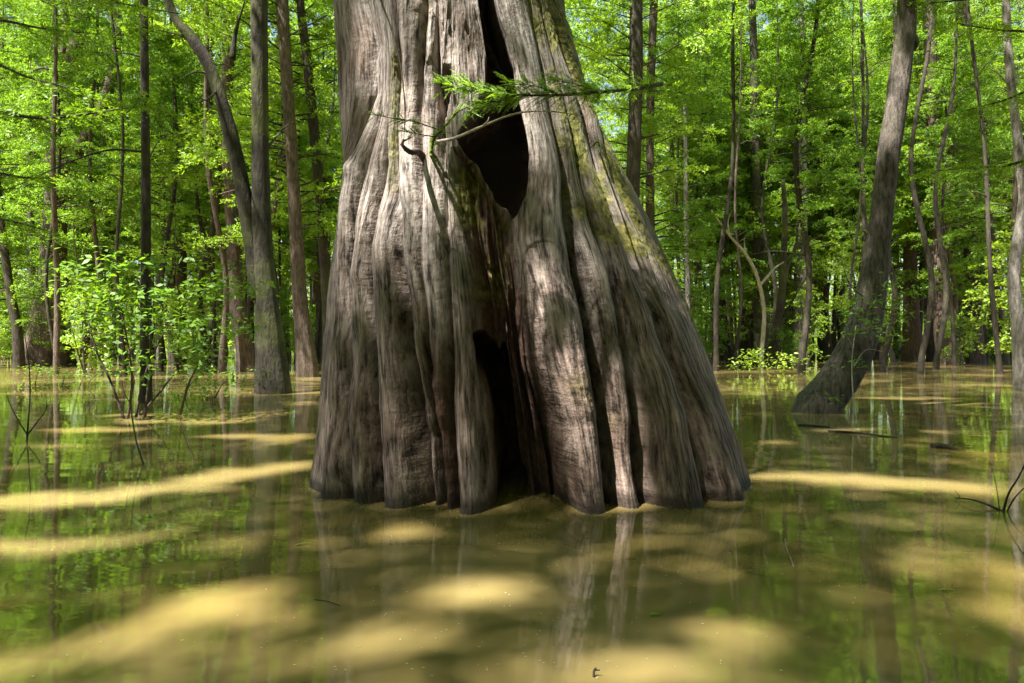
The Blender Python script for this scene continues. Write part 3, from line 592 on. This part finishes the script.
side_tree('young tree outside the left edge with leafy boughs reaching into the top corner', -14.5, 16, 13,
  [[(-20,20,15),(40,28,14.5),(95,34,14)], [(-30,60,15),(30,78,14),(80,90,13.5)], [(-30,110,15),(40,118,14),(100,112,13.5),(150,104,13)], [(-30,170,15.5),(30,178,15),(80,176,14)], [(-30,-10,15),(60,-8,14),(130,5,13),(180,14,12.5)], [(-30,215,16),(15,222,15.5),(50,232,15)]])
side_tree('young tree outside the right edge with leafy boughs over the pale trunk', 13.5, 17, 12,
  [[(1060,30,17),(1000,30,17),(950,22,17)], [(1060,75,17.5),(1010,98,17.5),(960,112,18)], [(1050,150,17),(1010,165,17.5),(965,168,18),(930,172,18)], [(1050,-10,16),(960,0,16),(900,6,16)]], per=55)

# ---- generic woods filling the middle distance
def blocked(px, Y):   # keep clear of the leaning tree, nothing else
    return Y < 24 and (380 < px < 640)
G1 = 'slim trunks standing in rows deep in the wood'
bases = {}
for k, mt in enumerate(['bark_dark', 'bark_brown', 'bark_grey']):
    mb = MB(); mb.tube([(0,0,-.4),(0,0,.6),(.05,0,2.2),(.1,.05,8),(-.1,0,16),(.1,0,24)], [.52,.40,.28,.22,.16,.05], 18, 50, flute=.3, rough=.03); me_ = mb.mesh('trunk'); me_.materials.append(M[mt]); bases[k] = me_
cnt = 0; tries = 0; placed = []
while cnt < 173 and tries < 9000:
    tries += 1
    Y = rng.uniform(52, 84); px = rng.uniform(-120, 1144)
    x = (px-512)/F*Y
    if cnt >= 118: px = 0; Y = rng.uniform(-34, 4); x = rng.uniform(-34, 34)  # the rest stand unseen behind the viewer, added to cut sky light
    if cnt >= 118 and (x*x+Y*Y < 110 or Y > 0 and abs(x) < 13 or (-26 < x < 3 and Y > -20)): continue
    if 330 < px < 640 and rng.random() < .8: continue
    if any((x-a)**2+(Y-b)**2 < 3.0 for a, b in placed): continue
    placed.append((x, Y)); cnt += 1
    t = empty('distant_tree', (x, Y, 0), 'slim distant swamp tree, one of many dark uprights filling the far wood' if cnt <= 118 else 'unseen leafy tree added behind the viewer to block sky light', 'tree', G1 if cnt <= 118 else 'unseen trees added to block sky light')
    o = bpy.data.objects.new('trunk', bases[int(rng.integers(0, 3))]); COL.objects.link(o); o.parent = t; s = rng.uniform(.35, 1.15); o.scale = (s, s, rng.uniform(.9, 1.2)); o.rotation_euler = (rng.normal(0, .03), rng.normal(0, .03), rng.uniform(0, 6))
    crown_on(t, ['hiA', 'hiB', 'cypB', 'brdA', 'hiA'][int(rng.integers(0, 5))] if cnt <= 118 else 'cypC', ['leaf_cypress', 'leaf_broad', 'leaf_lime'][int(rng.integers(0, 3))], (0, 0, 0), rng.uniform(0, 6.28), rng.uniform(.8, 1.15))
thinb = []
for k in range(3):
    mb = MB(); j = rng.normal(0, .25, 8); mb.tube([(0,0,-.4),(0,0,.5),(j[0],j[1],4),(j[2],j[3],9),(j[4],j[5],15),(j[6],j[7],22)], [.17,.13,.11,.095,.07,.02], 10, 44, flute=.2, rough=.04)
    for q_ in range(9):
        h = rng.uniform(4, 18); a_ = rng.uniform(0, 6.28); l_ = rng.uniform(.8, 2.4); c_ = np.array([math.cos(a_), math.sin(a_), 0]); o_ = np.array([np.interp(h, [.5, 4, 9, 15, 22], [0, j[0], j[2], j[4], j[6]]), np.interp(h, [.5, 4, 9, 15, 22], [0, j[1], j[3], j[5], j[7]]), h])
        mb.tube([o_, o_+c_*l_*.5+[0,0,.25], o_+c_*l_+[0,0,.1]], [.03, .02, .006], 5, 6)
    me_ = mb.mesh('trunk'); me_.materials.append(M[['bark_dark', 'bark_dark', 'bark_brown'][k]]); thinb.append(me_)
cnt = 0
while cnt < 85:
    Y = rng.uniform(32, 66); px = rng.uniform(-60, 1084)
    if 325 < px < 640: continue
    x = (px-512)/F*Y
    if any((x-a)**2+(Y-b)**2 < 1.5 for a, b in placed): continue
    placed.append((x, Y)); cnt += 1
    t = empty('thin_tree', (x, Y, 0), 'thin dark straight pole-like tree with few side twigs standing in the flooded wood', 'tree', 'pole-thin dark trees in the middle distance')
    o = bpy.data.objects.new('trunk', thinb[cnt % 3]); COL.objects.link(o); o.parent = t; s = rng.uniform(.6, 1.3); o.scale = (s, s, rng.uniform(.9, 1.2)); o.rotation_euler = (rng.normal(0, .03), rng.normal(0, .03), rng.uniform(0, 6))
    if cnt % 3 == 0: crown_on(t, 'hiB', 'leaf_broad', (0, 0, 0), rng.uniform(0, 6.28), .7)
G2 = 'leafy saplings of the understory'
sapb = []
for k in range(2):
    mb = MB(); mb.tube([(0,0,-.3),(.05,0,1),(-.1,.1,3),(.1,0,5.5),(0,.1,8)], [.055,.045,.035,.022,.006], 8, 20, rough=.04)
    mb.tube([(0,0,-.3),(.3,.1,.8),(.5,.1,2),(.9,.2,3.6)], [.04,.03,.02,.006], 6, 14, rough=.04); me_ = mb.mesh('stem'); me_.materials.append(M['bark_mossy' if k else 'bark_brown']); sapb.append(me_)
cnt = 0
while cnt < 66:
    Y = 25+(76-25)*rng.random()**.6; px = rng.uniform(-100, 1124)
    if 330 < px < 650: continue
    if Y < 42 and (225 < px < 330 or 690 < px < 990): continue
    x = (px-512)/F*Y; cnt += 1
    t = empty('understory_sapling', (x, Y, 0), 'leafy green sapling growing out of the flood water under the taller trees', 'sapling', G2)
    o = bpy.data.objects.new('stem', sapb[cnt % 2]); COL.objects.link(o); o.parent = t; o.rotation_euler = (rng.normal(0, .08), rng.normal(0, .08), rng.uniform(0, 6)); s = rng.uniform(.6, 1.1); o.scale = (s, s, s)
    crown_on(t, ['sapA', 'sapB', 'sapC'][int(rng.integers(0, 3))], ['leaf_lime', 'leaf_broad', 'leaf_cypress'][int(rng.integers(0, 3))], (0, 0, 0), rng.uniform(0, 6.28), s, 'bark_brown')

# ---- far wood, one mass
n = 300000
Yf = rng.uniform(94, 130, n); xf = rng.uniform(-1.0, 1.0, n)*(Yf*.95+15); zf = rng.uniform(0, 1, n)**1.1*62
dn = fbm(xf*.16, zf*.2+Yf*.05, 4, 201); kp = dn > -.16-.25*(zf < 8)+.34*np.clip((zf-30)/22, 0, 1)
P = np.c_[xf, Yf, zf][kp]; n = len(P); D = rng.normal(0, 1, (n, 3)); Nn = np.array([0, -.4, .8])+rng.normal(0, .6, (n, 3)); k = rng.uniform(.6, 1.4, n)
tag(ob('far_woods', leafmesh('far_woods', leaves(P, D, Nn, .70*k, .40*k)), 'leaf_lime'), 'dense far-off green wood closing the view behind all the trunks', 'woodland', None, 'stuff')

# ------------------------------------------------------------------ leafy shrub on the left, saplings and sticks in the water
def stick(name, label, cat, segs, mat='bark_dark', Ys=None, group=None):
    base = Ys[0][0] if False else None
    P0 = segs[0][0][0]; t = empty(name, (float(P0[0]), float(P0[1]), 0), label, cat, group); mb = MB()
    for pts, r0_, r1_ in segs: mb.tube(pts, np.linspace(r0_, r1_, len(pts)), 7, 6*len(pts), rough=.04)
    child('stem', mb.mesh('stem'), mat, t); return t
def broad(parent, centers, n, spread, ll, lw, mat='leaf_broad', name='leaves'):
    C = np.array(centers)[rng.integers(0, len(centers), n)]+rng.normal(0, 1, (n, 3))*spread
    D = rng.normal(0, 1, (n, 3)); D[:, 2] = D[:, 2]*.35-.25; Nn = np.array([0, -.3, 1.0])+rng.normal(0, .35, (n, 3)); k = rng.uniform(.6, 1.25, n)
    Vv = leaves(C, D, Nn, ll*k, lw*k, .12); o = ob(name, leafmesh(name, Vv), mat, parent); o.location = -np.array(parent.location); return o
Yb = 15.0
seg = []
shr_stems = [[(128,415),(132,380),(128,345),(120,310),(108,285)], [(136,418),(142,385),(155,350),(172,320),(190,298)], [(140,418),(160,392),(176,372),(200,350),(222,322)], [(124,412),(110,380),(96,350),(88,320),(84,300)], [(145,418),(150,360),(150,320),(158,285)], [(180,405),(190,380),(207,352),(214,335)]]
for k, s_ in enumerate(shr_stems):
    seg.append(([np.array(at(a, b, Yb+(k % 3-1)*.35)) if i else wat(a, 338+1184/(Yb+(k % 3-1)*.35)) for i, (a, b) in enumerate(s_)], .028, .006))
shr = stick('leafy_shrub', 'broad-leaved shrub with bright green leaves around the slender black tree', 'shrub', seg, 'bark_brown')
cen = [at(rng.uniform(60, 245), rng.uniform(255, 335), rng.uniform(13.6, 16.4)) for _ in range(52)]+[at(rng.uniform(90, 235), rng.uniform(335, 372), rng.uniform(14, 16)) for _ in range(14)]
cen += [at(a, b, 14.0) for a, b in [(88,305),(92,318),(160,295),(150,292),(130,280),(75,290),(195,318),(98,322),(70,270),(120,268)]]
broad(shr, cen, 1500, np.array([.26, .26, .10]), .17, .085)
shr2 = stick('leafy_shrub', 'low bushy weed on the water beside the pale swollen cypress foot', 'shrub', [([wat(35, 386), at(38, 372, 24.6), at(45, 362, 24.6)], .02, .004), ([wat(62, 386), at(66, 374, 24.6), at(75, 366, 24.6)], .02, .004)], 'bark_brown')
broad(shr2, [at(rng.uniform(25, 105), rng.uniform(366, 386), rng.uniform(23, 26)) for _ in range(22)], 620, np.array([.25, .3, .08]), .13, .07, 'leaf_lime')
shr3 = stick('leafy_shrub', 'small-leaved bush low on the water right of the slender black tree', 'shrub', [([wat(185, 398), at(190, 385, 19.7), at(205, 372, 19.7)], .02, .004), ([wat(215, 398), at(222, 385, 19.7), at(232, 375, 19.7)], .02, .004)], 'bark_brown')
broad(shr3, [at(rng.uniform(165, 255), rng.uniform(372, 398), rng.uniform(18.5, 21)) for _ in range(22)], 520, np.array([.22, .3, .08]), .12, .06, 'leaf_broad')
shr4 = stick('leafy_shrub', 'leafy sprout growing against the bent foot of the leaning tree', 'shrub', [([wat(855, 418), at(853, 395, 14.8), at(852, 360, 14.8), at(856, 325, 14.8)], .022, .006), ([at(853, 368, 14.8), at(866, 350, 14.7), at(884, 352, 14.7)], .010, .004), ([at(852, 345, 14.8), at(843, 330, 14.7)], .008, .004)], 'bark_dead')
broad(shr4, [at(rng.uniform(845, 912), rng.uniform(282, 345), rng.uniform(14.2, 15.2)) for _ in range(24)]+[at(855, 365, 14.8), at(836, 400, 14.6)], 420, np.array([.17, .17, .08]), .13, .05, 'leaf_broad')
shr5 = stick('leafy_shrub', 'tuft of leaves at the water below the crooked shrub tree', 'shrub', [([wat(775, 372), at(778, 360, 34), at(782, 350, 34)], .03, .006)], 'bark_brown')
broad(shr5, [at(rng.uniform(728, 822), rng.uniform(352, 376), rng.uniform(31, 36)) for _ in range(16)], 420, np.array([.3, .4, .12]), .2, .1, 'leaf_lime')

stick('bare_sapling', 'forked bare sapling standing in the water at the left edge', 'sapling', [([wat(27,440)-[0,0,.2], wat(27,440), at(28,425,11.6), at(30,395,11.6), at(29,365,11.6), at(25,337,11.6)], .016, .006), ([at(28,436,11.6), at(18,420,11.5), at(10,404,11.5), at(6,392,11.5)], .012, .004), ([at(28,434,11.6), at(38,421,11.6), at(46,409,11.7), at(46,398,11.7)], .012, .004)], 'bark_dark')
stick('bare_sapling', 'crooked bare stem bent to the right, in the water under the leafy shrub', 'sapling', [([wat(143,464)-[0,0,.15], wat(143,464), at(136,440,9.4), at(131,405,9.4), at(134,380,9.5), at(129,366,9.5)], .013, .005), ([at(131,405,9.4), at(124,392,9.4), at(122,380,9.5)], .007, .003)], 'bark_brown')
stick('bent_twig', 'thin pale twig bent over the water between the shrub and the giant', 'twig', [([wat(193,462)-[0,0,.1], wat(193,462), at(189,445,9.5), at(183,428,9.5), at(177,412,9.5)], .006, .003)], 'bark_dead')
stick('arched_twig', 'thin grey twig arching low over the water left of the leafy shrub', 'twig', [([wat(95,398), at(88,385,19.7), at(100,372,19.7), at(118,366,19.7)], .014, .005)], 'bark_dead')
stick('dead_branch', 'bare dark branch lying on the water with upright stems at the right edge', 'branch', [([wat(955,500)+[0,0,.02], wat(972,505)+[0,0,.05], wat(988,508)+[0,0,.03], wat(1003,511)-[0,0,.01]], .006, .012), ([wat(1001,511)-[0,0,.1], at(1008,495,6.8), at(1018,478,6.8), at(1032,450,6.9)], .012, .006), ([wat(1003,510)-[0,0,.1], at(1012,502,6.8), at(1022,490,6.8), at(1036,478,6.8)], .008, .004), ([wat(1001,511)-[0,0,.1], at(996,485,6.9), at(990,462,6.9)], .005, .002), ([wat(960,501)+[0,0,.02], at(958,494,7.3), at(955,491,7.3)], .005, .002)], 'bark_dark')
def log(name, label, a, b, r, mat='bark_dark', bend=.1):
    A, B = wat(*a), wat(*b); m_ = (A+B)/2+[0, bend, .0]; return stick(name, label, 'log', [([A+[0,0,r*.2], (A+m_)/2+[0,.03,r*.4], m_+[0,0,r*.5], (B+m_)/2+[0,0,r*.3], B+[0,0,-r*.2]], r, r*.45)], mat)
log('floating_log', 'long thin dark log floating right of the leaning tree foot', (828,432), (898,438), .03)
log('floating_log', 'short dark log floating below the two reddish cypresses', (934,448), (958,450), .06)
log('floating_log', 'dark root end lying at the foot of the leaning tree', (798,426), (838,429), .03)
stick('floating_stick', 'thin pale stick slanting out of the water right of the giant', 'stick', [([wat(797,576)-[0,0,.02], wat(792,562)+[0,0,.004], wat(787,550)+[0,0,.005], wat(785,539)+[0,0,.004]], .004, .0025)], 'bark_dead')
stick('floating_twig', 'small black twig sticking up from the water at the bottom centre', 'twig', [([wat(594,679)-[0,0,.05], at(594,672,3.5), at(596,668,3.5)], .007, .005), ([at(594,670,3.5), at(600,670,3.5)], .004, .003)], 'bark_dark')
stick('floating_twig', 'thin dark twig on the water below the left corner of the giant', 'twig', [([wat(314,600)+[0,0,.003], wat(326,602)+[0,0,.006], wat(340,606)+[0,0,.003]], .0025, .002)], 'bark_dark')
# floating leaf and specks
def flatleaf(name, label, px, py, ln, wd, ang, mat='leaf_lime'):
    c = wat(px, py)+[0, 0, .006]; t = np.linspace(0, 1, 9); w = wd/2*np.sin(np.pi*t**.8)**.8
    D = np.array([math.cos(ang), math.sin(ang), 0]); S = np.array([-D[1], D[0], 0])
    Vv = []; 
    for k, tt in enumerate(t):
        m_ = D*(tt-.5)*ln+np.array([0, 0, .006*math.sin(3*tt)]); Vv += [m_+S*w[k]+[0, 0, .004], m_, m_-S*w[k]+[0, 0, .003]]
    Qq = [[3*i+a, 3*i+a+1, 3*i+a+4, 3*i+a+3] for i in range(8) for a in (0, 1)]
    return tag(ob(name, mkmesh(name, np.array(Vv), Qq, None, True), mat, None, c), label, 'leaf')
flatleaf('floating_leaf', 'bright lime-green leaf floating in front of the giant, lower right', 655, 616, .075, .032, .1)
flatleaf('floating_leaf', 'narrow pale green leaf floating under the far-right light patches', 946, 591, .11, .02, .05)
flatleaf('floating_leaf', 'yellowish leaf floating left of the giant among the light patches', 303, 545, .13, .02, .5)
n = 420; px = rng.uniform(20, 1010, n); py = 350+rng.random(n)**.7*330; px[:190] = rng.normal(500, 130, 190); py[:190] = rng.uniform(508, 670, 190)
P = np.array([wat(a, b) for a, b in zip(px, py)]); 
# rim of scum along the foot of the giant
tr = rng.uniform(-1.3, 1.5, 700); iz = int(np.argmin(np.abs(ZZ))); rr = np.interp(tr, thf, r[iz, :NT])+rng.random(700)**3*.16; cc = c0[iz, 0]
P = np.vstack([P, np.c_[cc+rr*np.sin(tr), CY-rr*np.cos(tr), 0*tr]]); P[:, 2] = .004; n = len(P)
D = rng.normal(0, 1, (n, 3))*[1, 1, .02]; Nn = np.tile([0, 0, 1.0], (n, 1)); k = rng.uniform(.4, 1.3, n)
P = P[(r[iz, 0] > 0) & np.ones(n, bool)]
M['specks'] = leafmat('specks', (0.14, 0.13, 0.05), (0.48, 0.46, 0.28), .1, .05)
tag(ob('floating_specks', leafmesh('floating_specks', leaves(P, D, Nn, .018*k, .009*k)), 'specks'), 'tiny pale leaf bits and scum scattered on the water', 'debris', None, 'stuff')

# ------------------------------------------------------------------ water
def water():
    m, nt = newmat('muddy_water')
    out = N(nt, 'ShaderNodeOutputMaterial'); p = N(nt, 'ShaderNodeBsdfPrincipled'); L(nt, p, 0, out, 0)
    p.inputs['Roughness'].default_value = 0.03; p.inputs['IOR'].default_value = 1.6; p.inputs['Specular IOR Level'].default_value = 1.0
    tc = N(nt, 'ShaderNodeTexCoord')
    n0 = N(nt, 'ShaderNodeTexNoise', inp={'Scale': 0.35, 'Detail': 3.0}); L(nt, tc, 'Object', n0, 0)
    r = ramp(nt, [(0.3, (0.160, 0.116, 0.032)), (0.7, (0.250, 0.198, 0.084))]); L(nt, n0, 0, r, 0); L(nt, r, 0, p, 0)
    n1 = N(nt, 'ShaderNodeTexNoise', inp={'Scale': 1.1, 'Detail': 2.0, 'Roughness': 0.4}); mp = N(nt, 'ShaderNodeMapping'); L(nt, tc, 'Object', mp, 0); mp.inputs['Scale'].default_value = (.8, 1.5, 1); L(nt, mp, 0, n1, 0)
    n2 = N(nt, 'ShaderNodeTexNoise', inp={'Scale': 7.0, 'Detail': 2.0, 'Roughness': 0.5}); L(nt, mp, 0, n2, 0)
    ad = N(nt, 'ShaderNodeMath', operation='MULTIPLY_ADD'); L(nt, n2, 0, ad, 0); ad.inputs[1].default_value = 0.10; L(nt, n1, 0, ad, 2)
    b = N(nt, 'ShaderNodeBump', inp={'Strength': 0.22, 'Distance': 0.02}); L(nt, ad, 0, b, 'Height'); L(nt, b, 0, p, 'Normal')
    return m
M['water'] = water()
S_ = 900.0
w = ob('water', mkmesh('water', [(-S_, -S_, 0), (S_, -S_, 0), (S_, S_, 0), (-S_, S_, 0)], [[0, 1, 2, 3]]), 'water'); tag(w, 'calm muddy brown flood water with sun patches', 'water', None, 'structure')

# ------------------------------------------------------------------ light
wd = bpy.data.worlds.new('World'); sc.world = wd; wd.use_nodes = True; nt = wd.node_tree; nt.nodes.clear()
bg = N(nt, 'ShaderNodeBackground'); ow = N(nt, 'ShaderNodeOutputWorld'); L(nt, bg, 0, ow, 0)
sk = N(nt, 'ShaderNodeTexSky'); sk.sky_type = 'NISHITA'; sk.sun_disc = False
el = math.asin(SUN[2]); az = math.atan2(SUN[0], SUN[1]); sk.sun_elevation = el; sk.sun_rotation = az; sk.dust_density = 2.0
L(nt, sk, 0, bg, 0); bg.inputs[1].default_value = 0.055
ld = bpy.data.lights.new('sun', 'SUN'); ld.energy = 5.0; ld.angle = math.radians(1.1); ld.color = (1.0, 0.95, 0.86)
so = bpy.data.objects.new('sun', ld); COL.objects.link(so)
from mathutils import Vector
so.rotation_euler = Vector(SUN).to_track_quat('Z', 'Y').to_euler()
sc.view_settings.view_transform = 'Standard'; sc.view_settings.look = 'None'; sc.view_settings.exposure = 2.42; sc.view_settings.gamma = 1.0
cy = sc.cycles if hasattr(sc, 'cycles') else None
sc.render.engine = 'CYCLES'; cy = sc.cycles
cy.max_bounces = 7; cy.diffuse_bounces = 5; cy.glossy_bounces = 3; cy.transmission_bounces = 5; cy.transparent_max_bounces = 4
cy.caustics_reflective = False; cy.caustics_refractive = False
cy.use_denoising = True; cy.denoiser = 'OPENIMAGEDENOISE'; cy.sample_clamp_indirect = 4.0
